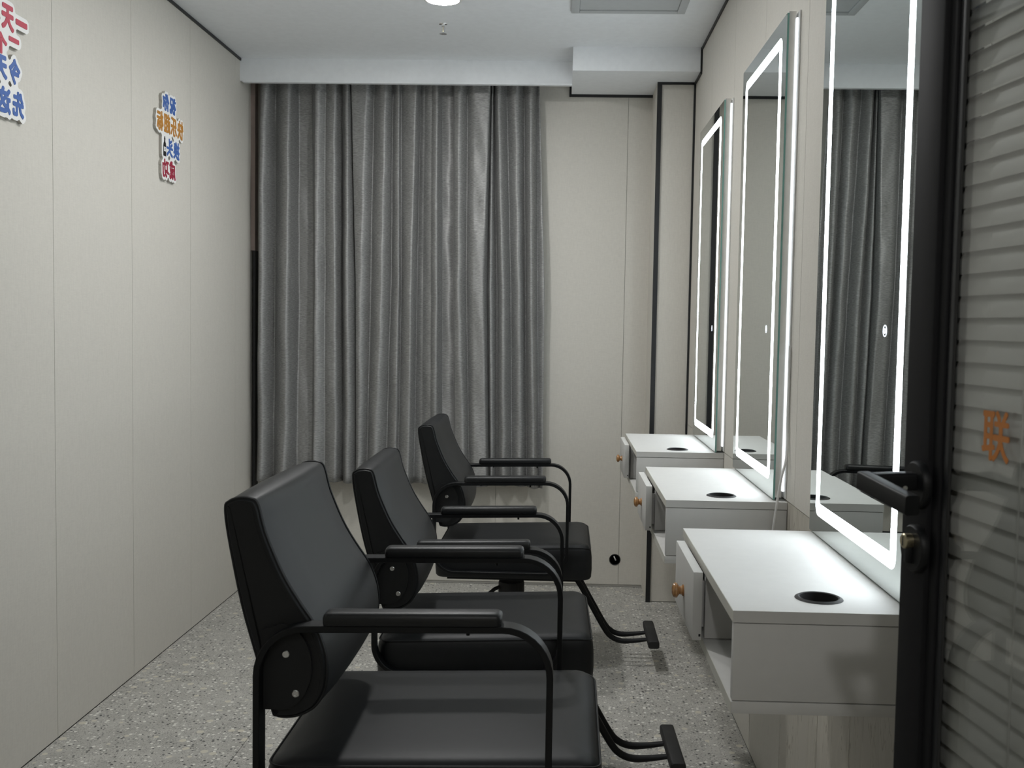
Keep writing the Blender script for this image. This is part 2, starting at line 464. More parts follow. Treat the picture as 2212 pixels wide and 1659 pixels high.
t = empty('ceiling_vent_panel', (0.232, 3.69, ZC)); tag(t, 'pale grey square access panel set in the white ceiling', 'vent panel')
hx, hy = 0.211, 0.24
for a, b in (((-hx, -hy), (-hx + 0.03, hy)), ((hx - 0.03, -hy), (hx, hy)), ((-hx + 0.03, -hy), (hx - 0.03, -hy + 0.03)), ((-hx + 0.03, hy - 0.03), (hx - 0.03, hy))):
    box('frame_bar', (a[0], a[1], -0.010), (b[0], b[1], 0.0), 'grey_panel', t, 0.002)
box('inner_panel', (-hx + 0.031, -hy + 0.031, -0.005), (hx - 0.031, hy - 0.031, 0.0), 'grey_panel', t)

# ================================================================== CURTAIN
CUR = [(-1.413,-1.416,-1.421,.3),(-1.389,-1.392,-1.394,1),(-1.340,-1.341,-1.345,.12),(-1.271,-1.272,-1.283,1),(-1.234,-1.231,-1.237,.1),(-1.17,-1.158,-1.163,0),(-1.153,-1.145,-1.15,.5),(-1.14,-1.136,-1.141,.95),(-1.101,-1.097,-1.097,.55),(-1.061,-1.052,-1.047,.8),(-1.026,-1.019,-1.015,.1),(-.996,-.991,-.986,.95),(-.977,-.955,-.949,.35),(-.971,-.948,-.943,.75),(-.919,-.931,-.932,.85),(-.881,-.886,-.897,.3),(-.825,-.83,-.854,.95),(-.791,-.791,-.806,.3),(-.759,-.752,-.762,.8),(-.751,-.742,-.749,.45),(-.682,-.692,-.697,1),(-.665,-.671,-.676,.2),(-.642,-.64,-.637,.45),(-.606,-.6,-.595,.75),(-.582,-.574,-.572,1),(-.561,-.552,-.546,.2),(-.535,-.527,-.517,.25),(-.51,-.501,-.489,.15),(-.499,-.49,-.479,.8),(-.478,-.473,-.444,.95),(-.444,-.439,-.418,.4),(-.406,-.4,-.386,.85),(-.346,-.362,-.338,.9),(-.338,-.34,-.323,.2),(-.329,-.327,-.312,.6),(-.319,-.297,-.286,.15),(-.295,-.268,-.254,.9),(-.259,-.233,-.217,.15),(-.217,-.193,-.178,.6),(-.181,-.165,-.148,.1),(-.149,-.137,-.114,.9),(-.122,-.109,-.09,.3),(-.105,-.075,-.069,.5)]
def build_curtain():
    t = empty('window_curtain', (-0.74, 4.77, 0))
    tag(t, 'grey satin pleated curtain hanging from the white pelmet on the back wall', 'curtain')
    SUB, NZ = 9, 46
    zt, zb = 2.385, 0.485
    def prof(z):
        # x positions at height z, piecewise-linear through three measured levels
        lv = (2.124, 1.418, 0.673)
        out = []
        for a, b, c, d in CUR:
            if z >= lv[1]: u = (z - lv[1]) / (lv[0] - lv[1]); x = b + (a - b) * u
            else: u = (z - lv[2]) / (lv[1] - lv[2]); x = c + (b - c) * u
            out.append((x, d))
        return out
    verts = []; faces = []
    rng = np.random.RandomState(3)
    ph = rng.rand(12) * 6.28
    ncol = (len(CUR) - 1) * SUB + 1
    for j in range(NZ + 1):
        v = j / NZ; z = zt + (zb - zt) * v
        P = prof(z)
        amp = 0.078 * (0.80 + 0.30 * math.sin(math.pi * min(1, v * 1.1)))
        if v > 0.85: amp *= 1 + 0.4 * (v - 0.85) / 0.15
        for i in range(len(P)):
            last = i == len(P) - 1
            for k in range(1 if last else SUB):
                if last: x, d = P[i]
                else:
                    u = k / SUB
                    # full round crests, tight valleys
                    s = math.sin(0.5 * math.pi * u) if P[i + 1][1] > P[i][1] else 1 - math.cos(0.5 * math.pi * u)
                    x = P[i][0] + (P[i + 1][0] - P[i][0]) * u
                    d = P[i][1] + (P[i + 1][1] - P[i][1]) * s
                # small hanging irregularities
                w = 0.004 * math.sin(7.3 * z + 9 * x + ph[0]) * math.sin(31 * x + ph[1]) + 0.0022 * math.sin(19 * z + 23 * x + ph[2]) * math.sin(57 * x + 3 * z + ph[3]) \
                    + 0.0012 * math.sin(43 * z - 71 * x + ph[4])
                dz = 0.006 * math.sin(16 * x + ph[5]) if j == NZ else 0
                verts.append((x + 0.74, 4.838 - amp * d - w - 4.77, z + dz))
    for j in range(NZ):
        for i in range(ncol - 1):
            a = j * ncol + i
            faces.append((a, a + 1, a + ncol + 1, a + ncol))
    o = mesh_obj('curtain_cloth', verts, faces, 'curtain', t, smooth=False, fix=False)
    o.data.polygons.foreach_set('use_smooth', [True] * len(o.data.polygons))
    sm = o.modifiers.new('thick', 'SOLIDIFY'); sm.thickness = 0.0015
    # stitched hem along the bottom edge
    hem = []
    for i in range(ncol):
        q = verts[(NZ - 1) * ncol + i]; q2 = verts[NZ * ncol + i]
        hem.append(Vector((q[0], q[1] - 0.001, q2[2] + 0.032)))
    sweep('hem_stitch', hem, [(0.0006, 0.0006), (-0.0006, 0.0006), (-0.0006, -0.0006), (0.0006, -0.0006)], 'curtain', t, up=Vector((0, 0, 1)))
    # rail hidden up behind the pelmet
    box('rail', (-0.68, 0.010, 2.386), (0.66, 0.040, 2.405), 'white_plastic', t)
    return t
build_curtain()

# ================================================================== SOCKET ON THE BACK WALL
t = empty('cable_outlet', (0.282, YB, 0.131)); tag(t, 'small round black cable outlet low on the back wall', 'outlet')
lathe('rim', [(0.023, -0.0005), (0.0265, -0.002), (0.0275, -0.0005)], 'black_trim', t, 28, axis='Y', caps=False)
lathe('opening', [(0.0235, -0.0008), (0.001, -0.0008)], 'black_trim', t, 28, axis='Y')
sweep('cable_end', [Vector((0.004, -0.002, -0.002)), Vector((0.000, -0.010, 0.008)), Vector((-0.005, -0.006, 0.018))], circ(0.003, 8), 'white_plastic', t, up=Vector((1, 0, 0)))

# ================================================================== WALL DESKS
XD, HD, ZDB = 0.2747, 0.808, 0.647
def wall_desk(yn, yf, label, pull, knob_y):
    t = empty('wall_desk', (XD, yn, ZDB)); tag(t, label, 'desk', 'white wall-hung dressing desks')
    L = yf - yn; Wd = XR - 0.001 - XD; TH = 0.0185; hz = HD - ZDB
    # worktop with a round hole
    hxx, hyy, hr = 0.151, 0.085, 0.0335
    bm = bmesh.new()
    n = 40
    outer = [(0, 0), (Wd, 0), (Wd, L), (0, L)]
    ov = [bm.verts.new((x, y, hz)) for x, y in outer]
    iv = [bm.verts.new((hxx + hr * math.cos(2 * math.pi * k / n), hyy + hr * math.sin(2 * math.pi * k / n), hz)) for k in range(n)]
    es = [bm.edges.new((ov[k], ov[(k + 1) % 4])) for k in range(4)] + [bm.edges.new((iv[k], iv[(k + 1) % n])) for k in range(n)]
    r = bmesh.ops.triangle_fill(bm, use_beauty=True, use_dissolve=False, edges=es)
    fs = [f for f in bm.faces if (f.calc_center_median().xy - Vector((hxx, hyy))).length > hr * 0.9]
    bmesh.ops.delete(bm, geom=[f for f in bm.faces if f not in fs], context='FACES_ONLY')
    ex = bmesh.ops.extrude_face_region(bm, geom=list(bm.faces))
    bmesh.ops.translate(bm, verts=[g for g in ex['geom'] if isinstance(g, bmesh.types.BMVert)], vec=(0, 0, -TH))
    bm_obj('worktop', bm, 'white_board', t)
    z0, z1 = TH + 0.0016, hz - TH - 0.0016
    box('bottom_board', (0, 0, 0), (Wd, L, TH), 'white_board', t, 0.0006)
    box('side_board', (0.0012, 0.0012, z0), (Wd, 0.017, z1), 'white_board', t, 0.0005)
    box('side_board', (0.0012, L - 0.017, z0), (Wd, L - 0.0012, z1), 'white_board', t, 0.0005)
    box('divider', (0.003, 0.318, z0), (Wd - 0.012, 0.334, z1), 'white_board', t, 0.0005)
    box('back_board', (Wd - 0.010, 0.018, z0), (Wd, L - 0.018, z1), 'white_board', t)
    box('filler_board', (0.0012, 0.568, z0), (0.018, L - 0.0175, z1), 'white_board', t, 0.0005)
    # edge banding lines in cream
    box('edge_band', (-0.0008, 0.0004, hz - TH + 0.0004), (0, L - 0.0004, hz - 0.0004), 'white_edge', t)
    box('edge_band', (-0.0008, 0.0004, 0.0004), (0, L - 0.0004, TH - 0.0004), 'white_edge', t)
    # drawer
    dr = box('drawer_front', (-0.020 - pull, 0.286, 0.026), (-0.003 - pull, 0.564, hz - 0.010), 'white_board', t, 0.0006)
    box('drawer_side', (-0.003 - pull, 0.345, 0.034), (0.20, 0.355, hz - 0.04), 'white_board', dr)
    box('screw_hole', (-0.0085 - pull, 0.2854, 0.033), (-0.0050 - pull, 0.2863, 0.0375), 'black_trim', dr)
    ky, kz = knob_y, 0.082
    x0 = -0.020 - pull
    lathe('knob', [(0.0112, x0), (0.0114, x0 - 0.002), (0.0088, x0 - 0.0035), (0.0078, x0 - 0.008), (0.0105, x0 - 0.0105), (0.0140, x0 - 0.0125), (0.0150, x0 - 0.0160), (0.0132, x0 - 0.0200), (0.0075, x0 - 0.0225), (0.001, x0 - 0.0232)], 'knob', dr, 24, axis='X', loc=(0, ky, kz))
    lathe('hinge_boss', [(0.007, 0.0165), (0.007, 0.021), (0.003, 0.023)], 'black_trim', t, 16, axis='Y', loc=(0.012, 0, 0.102))
    # black ring and cup of the dryer holder
    lathe('holder_ring', [(0.0300, hz - 0.002), (0.0305, hz + 0.0022), (0.0330, hz + 0.0032), (0.0375, hz + 0.0012), (0.0385, hz + 0.0001)], 'rubber', t, 40, loc=(hxx, hyy, 0), caps=False)
    lathe('holder_cup', [(0.0300, hz + 0.001), (0.0296, hz - 0.04), (0.0285, TH + 0.03), (0.001, TH + 0.03)], 'rubber', t, 32, loc=(hxx, hyy, 0), caps=False)
    return t
DESKS = [(1.571, 2.217), (2.580, 3.193), (3.581, 4.188)]
wall_desk(*DESKS[0], 'white wall desk nearest the black door, wooden knob on its drawer', 0.004, 0.425)
wall_desk(*DESKS[1], 'middle white wall desk with a white cable hanging down its side', 0.006, 0.43)
wall_desk(*DESKS[2], 'farthest white wall desk beside the black-edged column', 0.003, 0.425)

# ================================================================== MIRRORS
XM = 0.546
def led_mirror(yn, yf, label):
    w = yf - yn; hgt = 2.020 - HD - 0.003
    t = empty('lit_mirror', (XR, yn, HD + 0.003)); tag(t, label, 'mirror', 'tall rectangular mirrors with light bands')
    d = XR - XM      # glass front at x = -d
    # glass sheet, silvered front
    box('glass_edge', (-d + 0.0006, 0, 0.0005), (-d + 0.0050, w, hgt), 'glass_edge', t)
    gl = [(-d, y, z) for y, z in rrect(w / 2 - 0.0006, hgt / 2 - 0.0006, 0.004, 4, w / 2, hgt / 2)]
    gb = [(-d + 0.0012, p[1], p[2]) for p in gl]
    v, f = ring_loft([gl, gb]); mesh_obj('mirror_glass', v, f, 'mirror', t)
    box('housing', (-d + 0.0050, 0.006, 0.004), (-0.0085, w - 0.006, hgt + 0.006), 'mirror_box', t, 0.001)
    box('back_plate', (-0.0040, -0.012, 0.004), (-0.0006, w + 0.012, hgt + 0.004), 'white_plastic', t)
    # glowing strips in the gap behind the housing
    box('back_light_strip', (-0.0084, 0.0035, 0.02), (-0.0044, 0.0065, hgt - 0.01), 'led_back', t)
    box('back_light_strip', (-0.0084, w - 0.0065, 0.02), (-0.0044, w - 0.0035, hgt - 0.01), 'led_back', t)
    # frosted light band: one rounded frame
    ins, bw = 0.052, 0.026
    o_ = rrect(w / 2 - ins, hgt / 2 - 0.043, 0.022, 6, w / 2, hgt / 2)
    i_ = rrect(w / 2 - ins - bw, hgt / 2 - 0.043 - bw, 0.006, 6, w / 2, hgt / 2)
    n = len(o_); xs = -d - 0.0006
    vv = [(xs, y, z) for y, z in o_] + [(xs, y, z) for y, z in i_] + [(-d + 0.0002, y, z) for y, z in o_] + [(-d + 0.0002, y, z) for y, z in i_]
    ff = []
    for k in range(n):
        l = (k + 1) % n
        ff += [(k, l, n + l, n + k), (k, 2 * n + k, 2 * n + l, l), (n + k, n + l, 3 * n + l, 3 * n + k)]
    mesh_obj('light_band', vv, ff, 'led', t)
    # touch switch: ring and dot printed on the glass
    ic = empty('touch_switch'); ic.parent = t; ic.location = (-d - 0.0004, 0.148, 0.430)
    def ring(r0, r1, name):
        nn = 28
        vv = [(0, r0 * math.cos(2 * math.pi * k / nn), r0 * math.sin(2 * math.pi * k / nn)) for k in range(nn)] + [(0, r1 * math.cos(2 * math.pi * k / nn), r1 * math.sin(2 * math.pi * k / nn)) for k in range(nn)]
        mesh_obj(name, vv, [(k, (k + 1) % nn, nn + (k + 1) % nn, nn + k) for k in range(nn)], 'icon', ic)
    ring(0.0085, 0.0102, 'outer_ring'); ring(0.0028, 0.0046, 'inner_ring')
    return t
led_mirror(1.605, 2.224, 'tall lit mirror partly hidden by the black door frame')
led_mirror(2.606, 3.215, 'middle tall lit mirror with chrome-grey side')
led_mirror(3.584, 4.186, 'farthest tall lit mirror next to the column')

# power cable of the middle mirror
pts = [Vector(p) for p in ((0.5735, 2.5880, 1.20), (0.5730, 2.5875, 1.02), (0.570, 2.572, 0.93), (0.556, 2.562, 0.870), (0.548, 2.560, 0.815), (0.540, 2.561, 0.745), (0.534, 2.564, 0.66), (0.545, 2.57, 0.56), (0.580, 2.60, 0.47))]
cb = sweep('mirror_power_cable', catmull(pts, 6), circ(0.0032, 10), 'white_plastic', None, up=Vector((0, 1, 0)))
tag(cb, 'white power cable hanging from behind the middle mirror past its desk', 'cable')

# ================================================================== SALON CHAIRS
K = 0.95
def salon_chair(cx, cy, th, lift, label):
    t = empty('salon_chair', (cx, cy, 0), th); tag(t, label, 'chair', 'black leatherette salon chairs')
    def Z(z): return K * z + lift
    def P(x, y, z): return (K * x, K * y, Z(z))
    # ---- seat cushion: stacked rounded outlines
    x0, x1, hw = -0.236, 0.338, 0.241
    xc, hx = (x0 + x1) / 2, (x1 - x0) / 2
    lay = [(0.385, 0.020), (0.383, 0.004), (0.390, -0.001), (0.42, -0.003), (0.465, -0.002), (0.484, 0.000), (0.495, 0.0045), (0.502, 0.012), (0.505, 0.025), (0.507, 0.05), (0.508, 0.09), (0.509, 0.14), (0.510, 0.19), (0.510, 0.225)]
    rings = []
    for z, ins in lay:
        ring = []
        for px, py in rrect(hx - ins, hw - ins, max(0.035 - ins * 0.4, 0.010), 6, xc, 0):
            zz = z
            if z > 0.46:
                zz += 0.010 * (px - xc) / hx        # front a touch higher
                e = max(0.0, (px - (x1 - 0.05)) / 0.05)
                zz -= 0.010 * e * e
            ring.append(P(px, py, zz))
        rings.append(ring)
    v, f = ring_loft(rings)
    seat = mesh_obj('seat', v, f, 'leather', t, smooth=True)
    pp = [Vector(P(px, py, 0.4950 + 0.010 * (px - xc) / hx - (0.010 * (max(0, (px - (x1 - 0.05)) / 0.05)) ** 2))) for px, py in rrect(hx - 0.0030, hw - 0.0030, 0.034, 8, xc, 0)]
    sweep('piping', pp, circ(0.0022, 6), 'leather', seat, up=Vector((0, 0, 1)), closed=True)
    box('seat_board', P(x0 + 0.04, -0.2, 0.368), P(x1 - 0.05, 0.2, 0.386), 'frame', t)
    # ---- backrest: profile swept sideways
    prof = [(-0.303, 0.925), (-0.297, 0.936), (-0.283, 0.942), (-0.262, 0.942), (-0.249, 0.932), (-0.236, 0.884), (-0.208, 0.818), (-0.180, 0.771), (-0.152, 0.730), (-0.136, 0.692), (-0.130, 0.655), (-0.134, 0.620), (-0.150, 0.592), (-0.174, 0.577), (-0.197, 0.572), (-0.216, 0.574), (-0.223, 0.585), (-0.250, 0.677), (-0.275, 0.766), (-0.297, 0.876)]
    pc = catmull([(x, 0, z) for x, z in prof], 4, closed=True)
    cxm = sum(p.x for p in pc) / len(pc); czm = sum(p.z for p in pc) / len(pc)
    wbk = 0.238
    nrm = []
    for i in range(len(pc)):
        tg = (pc[(i + 1) % len(pc)] - pc[i - 1]).normalized(); nrm.append(Vector((tg.z, 0, -tg.x)))
    sgn = 1 if sum(nrm[i].dot(pc[i] - Vector((cxm, 0, czm))) for i in range(len(pc))) > 0 else -1
    rings = []
    for y, ins, cr in [(-wbk, 0.010, 0), (-wbk, 0.004, 0), (-wbk + 0.003, 0.0008, 0), (-wbk + 0.008, 0, 0), (-wbk + 0.03, -0.002, 0.3), (-0.14, -0.003, 0.75), (-0.05, -0.003, 1), (0.05, -0.003, 1), (0.14, -0.003, 0.75), (wbk - 0.03, -0.002, 0.3), (wbk - 0.008, 0, 0), (wbk - 0.003, 0.0008, 0), (wbk, 0.004, 0), (wbk, 0.010, 0)]:
        ring = []
        for i, p in enumerate(pc):
            q = p - nrm[i] * sgn * ins
            fr = max(0.0, min(1.0, (nrm[i].x * sgn)))        # front-facing part bulges
            ring.append(P(q.x + 0.010 * cr * fr, y, q.z + 0.003 * cr * max(0, nrm[i].z * sgn)))
        rings.append(ring)
    v, f = ring_loft(rings)
    br = mesh_obj('backrest', v, f, 'leather', t, smooth=True)
    for s in (-1, 1):
        pth = [Vector(P(p.x + nrm[i].x * sgn * 0.0006, s * (wbk - 0.005), p.z + nrm[i].z * sgn * 0.0006)) for i, p in enumerate(pc)]
        sweep('piping', pth, circ(0.0024, 6), 'leather', br, closed=True)
        # side panel inset in duller leatherette
        ins_v = [P(p.x - nrm[i].x * sgn * 0.009, s * (wbk + 0.0006), p.z - nrm[i].z * sgn * 0.009) for i, p in enumerate(pc)]
        in2 = [P(p.x - nrm[i].x * sgn * 0.009, s * (wbk - 0.003), p.z - nrm[i].z * sgn * 0.009) for i, p in enumerate(pc)]
        v, f = ring_loft([ins_v, in2]); mesh_obj('side_panel', v, f, 'leather_side', br)
        # row of stitches beside the piping
        st = [Vector(P(p.x + nrm[i].x * sgn * 0.0004, s * (wbk - 0.013), p.z + nrm[i].z * sgn * 0.0004)) for i, p in enumerate(pc)]
        sweep('stitch_line', st, circ(0.0009, 4), 'rubber', br, closed=True)
    # ---- arm frames, pads, side plates
    for s in (-1, 1):
        yw = s * 0.2515
        dx = 0.0 if s < 0 else 0.012
        zt, zb2, R = 0.737, 0.407, 0.080
        xa, xb = -0.240, 0.247 + dx
        path = []
        for qx, qz, a0 in ((xb - R, zt - R, 0), (xa + R, zt - R, 90), (xa + R, zb2 + R, 180), (xb - R, zb2 + R, 270)):
            for k in range(10):
                a = math.radians(a0 + 90 * k / 9)
                px, pz = qx + R * math.cos(a), qz + R * math.sin(a)
                pz += 0.010 * (px / 0.25) * max(0, (pz - zb2) / (zt - zb2)) * 0.6
                path.append(Vector(P(px, yw, pz)))
        hwid, hth = 0.0185 * K, 0.0055 * K
        sec = [(hth, hwid - 0.001), (hth - 0.001, hwid), (-hth + 0.001, hwid), (-hth, hwid - 0.001), (-hth, -hwid + 0.001), (-hth + 0.001, -hwid), (hth - 0.001, -hwid), (hth, -hwid + 0.001)]
        fr = sweep('arm_frame', path, sec, 'frame', t, closed=True)
        # pad
        pr = []
        xp0, xp1 = -0.130 + dx, 0.167 + dx
        xm, hl = (xp0 + xp1) / 2, (xp1 - xp0) / 2
        for z, ins in ((0.7425, 0.004), (0.7435, 0.001), (0.747, 0), (0.755, 0), (0.7605, 0.0015), (0.7635, 0.005), (0.7645, 0.010)):
            pr.append([P(px, yw + py, z + 0.024 * px * 1.0) for px, py in rrect(hl - ins, 0.0205 - ins, 0.009, 4, xm, 0)])
        v, f = ring_loft(pr); mesh_obj('arm_pad', v, f, 'pad', t, smooth=True)
        for bx_ in (-0.07, 0.11):
            lathe('pad_bolt', [(0.003, Z(0.734)), (0.003, Z(0.726)), (0.001, Z(0.7255))], 'frame', t, 10, loc=(K * (bx_ + dx), K * yw, 0))
        # half-round plate joining frame and backrest
        xr0, xr1, zc2, hz2 = -0.238, -0.153, 0.661, 0.073
        out = [(xr0, zc2 + hz2 - 0.012)]
        for k in range(25):
            a = math.radians(90 - 180 * k / 24)
            out.append((xr0 + 0.032 + (xr1 - xr0 - 0.032) * math.cos(a), zc2 + hz2 * math.sin(a)))
        out.append((xr0, zc2 - hz2))
        r1 = [P(x, s * 0.2395, z) for x, z in out]; r2 = [P(x, s * 0.2465, z) for x, z in out]
        v, f = ring_loft([r1, r2]); pl = mesh_obj('side_plate', v, f, 'leather_side', t)
        for kx, kz in ((-0.196, 0.684), (-0.179, 0.617)):
            y0, y1 = s * 0.2463 * K, s * 0.2490 * K
            bt = lathe('bolt', [(0.0062, y0), (0.0062, y1), (0.0050, y1 + s * 0.0010), (0.0028, y1 + s * 0.0010), (0.0026, y1), (0.0005, y1)], 'steel', pl, 20, axis='Y', loc=(K * kx, 0, Z(kz)))
    # ---- footrest
    for s in (-1, 1):
        pts = [(0.20, 0.374), (0.262, 0.366), (0.300, 0.322), (0.350, 0.235), (0.402, 0.146), (0.430, 0.116), (0.465, 0.103), (0.510, 0.104), (0.565, 0.111)]
        sweep('footrest_rod', catmull([P(x, s * 0.045, z) for x, z in pts], 5), circ(0.0098, 12), 'frame', t,
              scale=lambda u: (1.0 if u < 0.8 else 1 - 0.35 * (u - 0.8) / 0.2, 1.0))
    sec = rrect(0.021, 0.0145, 0.008, 4)
    rings = []
    for y, k in ((-0.140, 0.86), (-0.137, 1.0), (0.137, 1.0), (0.140, 0.86)):
        rings.append([P(0.583 + a * k, y, 0.118 + b * k) for a, b in sec])
    v, f = ring_loft(rings); mesh_obj('footrest_bar', v, f, 'rubber', t, smooth=True)
    # ---- pedestal
    gx = 0.035 * K
    lathe('piston', [(0.017, Z(0.372)), (0.017, Z(0.28))], 'chrome', t, 24, loc=(gx, 0, 0))
    lathe('lift_sleeve', [(0.030, Z(0.318)), (0.046, Z(0.316)), (0.048, Z(0.310)), (0.050, 0.055), (0.060, 0.045)], 'rubber', t, 28, loc=(gx, 0, 0))
    lathe('base_plate', [(0.235, 0.0), (0.240, 0.004), (0.232, 0.012), (0.15, 0.026), (0.075, 0.040), (0.055, 0.048)], 'frame', t, 48, loc=(gx, 0, 0))
    sweep('lift_lever', [Vector((gx - 0.03, -0.01, Z(0.300))), Vector((gx - 0.06, -0.03, Z(0.290))), Vector((gx - 0.115, -0.05, Z(0.245)))], circ(0.007, 8), 'rubber', t)
    return t
salon_chair(-0.2375, 1.834, -0.011, 0.062, 'black salon chair nearest the camera, raised highest')
salon_chair(-0.2250, 2.770, 0.013, -0.021, 'middle black salon chair facing the middle mirror')
salon_chair(-0.1960, 3.781, -0.004, -0.008, 'farthest black salon chair in front of the curtain')

# ================================================================== WALL SIGNS (mirror-written cut-out lettering)
def glyph_grid(ch, n):
    """coverage grid n x n of one character in its em square (y up)"""
    cu = bpy.data.curves.new('tmp', 'FONT'); cu.body = ch; cu.size = 1.0
    ob = bpy.data.objects.new('tmp', cu); COL.objects.link(ob)
    dg = bpy.context.evaluated_depsgraph_get(); dg.update()
    me = ob.evaluated_get(dg).to_mesh(); me.calc_loop_triangles()
    V = np.array([v.co[:2] for v in me.vertices]) if len(me.vertices) else np.zeros((0, 2))
    T = [tuple(t.vertices) for t in me.loop_triangles]
    ob.evaluated_get(dg).to_mesh_clear()
    bpy.data.objects.remove(ob); bpy.data.curves.remove(cu)
    G = np.zeros((n, n))
    if len(V) == 0: return G
    lo, hi = V.min(0), V.max(0); ctr = (lo + hi) / 2; ext = max(hi - lo)
    V = (V - ctr) / ext * 0.90 + 0.5
    if (hi - lo)[1] < 0.25 * ext:      # a flat stroke such as the numeral one
        V[:, 1] = 0.5 + (V[:, 1] - 0.5) * 1.6
    for a, b, c in T:
        A, B, C = V[a], V[b], V[c]
        i0 = np.maximum(0, np.floor(np.minimum(np.minimum(A, B), C) * n - 1).astype(int)); i1 = np.minimum(n, np.ceil(np.maximum(np.maximum(A, B), C) * n + 1).astype(int))
        if (i1 <= i0).any(): continue
        xs = (np.arange(i0[0], i1[0]) + 0.5) / n; ys = (np.arange(i0[1], i1[1]) + 0.5) / n
        X, Y = np.meshgrid(xs, ys)
        d1 = (B[0] - A[0]) * (Y - A[1]) - (B[1] - A[1]) * (X - A[0])
        d2 = (C[0] - B[0]) * (Y - B[1]) - (C[1] - B[1]) * (X - B[0])
        d3 = (A[0] - C[0]) * (Y - C[1]) - (A[1] - C[1]) * (X - C[0])
        ins = ((d1 >= 0) & (d2 >= 0) & (d3 >= 0)) | ((d1 <= 0) & (d2 <= 0) & (d3 <= 0))
        G[i0[1]:i1[1], i0[0]:i1[0]] = np.maximum(G[i0[1]:i1[1], i0[0]:i1[0]], ins)
    return G

def dilate(G, r):
    out = G.copy(); R = int(math.ceil(r)); n0, n1 = G.shape
    for dy in range(-R, R + 1):
        for dx in range(-R, R + 1):
            if dx * dx + dy * dy <= r * r:
                sh = np.zeros_like(G)
                sh[max(0, dy):n0 + min(0, dy), max(0, dx):n1 + min(0, dx)] = G[max(0, -dy):n0 + min(0, -dy), max(0, -dx):n1 + min(0, -dx)]
                out = np.maximum(out, sh)
    return out

def blur(G):
    P = np.pad(G, 1)
    return (P[:-2, 1:-1] + P[2:, 1:-1] + P[1:-1, :-2] + P[1:-1, 2:] + 4 * P[1:-1, 1:-1]) / 8

def field_mesh(G, cell, iso=0.5):
    """filled iso-surface polygons of grid G; returns verts2d, faces"""
    vid = {}; verts = []; faces = []
    def add(key, p):
        if key not in vid:
            vid[key] = len(verts); verts.append(p)
        return vid[key]
    ny, nx = G.shape
    ins = G > iso
    any4 = ins[:-1, :-1] | ins[1:, :-1] | ins[:-1, 1:] | ins[1:, 1:]
    for j, i in zip(*np.nonzero(any4)):
        cs = ((j, i), (j, i + 1), (j + 1, i + 1), (j + 1, i)); poly = []
        for k in range(4):
            a, b = cs[k], cs[(k + 1) % 4]; ga, gb = G[a], G[b]
            if ga > iso: poly.append(add(a, (a[1] * cell, a[0] * cell)))
            if (ga > iso) != (gb > iso):
                u = (iso - ga) / (gb - ga)
                key = (a, b) if a < b else (b, a)
                poly.append(add(key, ((a[1] + (b[1] - a[1]) * u) * cell, (a[0] + (b[0] - a[0]) * u) * cell)))
        if len(poly) >= 3: faces.append(tuple(poly))
    return verts, faces

def slab_from_field(name, G, cell, to3d, depth0, depth1, mat, parent, side_mat=None):
    v2, faces = field_mesh(G, cell)
    bm = bmesh.new()
    vs = [bm.verts.new(to3d(x, y, depth1)) for x, y in v2]
    for f in faces:
        try: bm.faces.new([vs[k] for k in f])
        except ValueError: pass
    top = list(bm.faces)
    bnd = [e for e in bm.edges if e.is_boundary]
    low = {}
    for (x, y), v in zip(v2, vs):
        low[v] = (x, y)
    lv = {}
    for e in bnd:
        q = []
        for v in e.verts:
            if v not in lv: lv[v] = bm.verts.new(to3d(*low[v], depth0))
            q.append(v)
        f = bm.faces.new((q[0], q[1], lv[q[1]], lv[q[0]])); f.material_index = 1 if side_mat else 0
    bmesh.ops.recalc_face_normals(bm, faces=bm.faces)
    me = bpy.data.meshes.new(name); bm.to_mesh(me); bm.free()
    me.materials.append(M[mat])
    if side_mat: me.materials.append(M[side_mat])
    return link(name, me, parent)

def wall_sign(name, label, y_org, z_org, w, h, items, extra_fill=(), thick=0.011, margin=0.0115, bold=0.07, icon=None):
    """items: (char, right-origin offset u (m, grows away from the start side), bottom v (m), size w, size h, material).
       The writing runs from larger Y to smaller Y (it is mirror-written)."""
    t = empty(name, (XL, y_org, z_org)); tag(t, label, 'sign')
    cell = 0.0016
    nx, ny = int(w / cell), int(h / cell)
    B = np.zeros((ny, nx))
    def to3d(x, y, d): return (d, -x, y)        # u -> -Y : mirrored as seen from the room
    for ch, u, v, sw, sh, mat in items:
        n = 64
        G = glyph_grid(ch, n)
        Gb = blur(np.pad(dilate(G, bold * n * 0.5), 3))
        cw, chh = sw / n, sh / n
        def t3(x, y, d, u=u, v=v, cw=cw, chh=chh): return (d, -(u + (x - 3) * cw), v + (y - 3) * chh)
        slab_from_field('character', Gb, 1.0, t3, thick - 0.001, thick + 0.0014, mat, t)
        ys, xs = np.nonzero(G)
        for yy, xx in zip(ys, xs):
            jx, jy = int((u + (xx + 0.5) * cw) / cell), int((v + (yy + 0.5) * chh) / cell)
            if 0 <= jx < nx and 0 <= jy < ny: B[jy, jx] = 1
    for (u0, v0, u1, v1) in extra_fill:
        B[int(v0 / cell):int(v1 / cell), int(u0 / cell):int(u1 / cell)] = 1
    B = dilate(B, margin / cell)
    # close small gaps between strokes
    inv = 1 - dilate(B, 3.2); B = 1 - dilate(inv, 3.2)
    B = blur(blur(B))
    slab_from_field('backing', B, cell, to3d, 0.0005, thick, 'sign_white', t, 'sign_side')
    if icon: icon(t, thick)
    return t

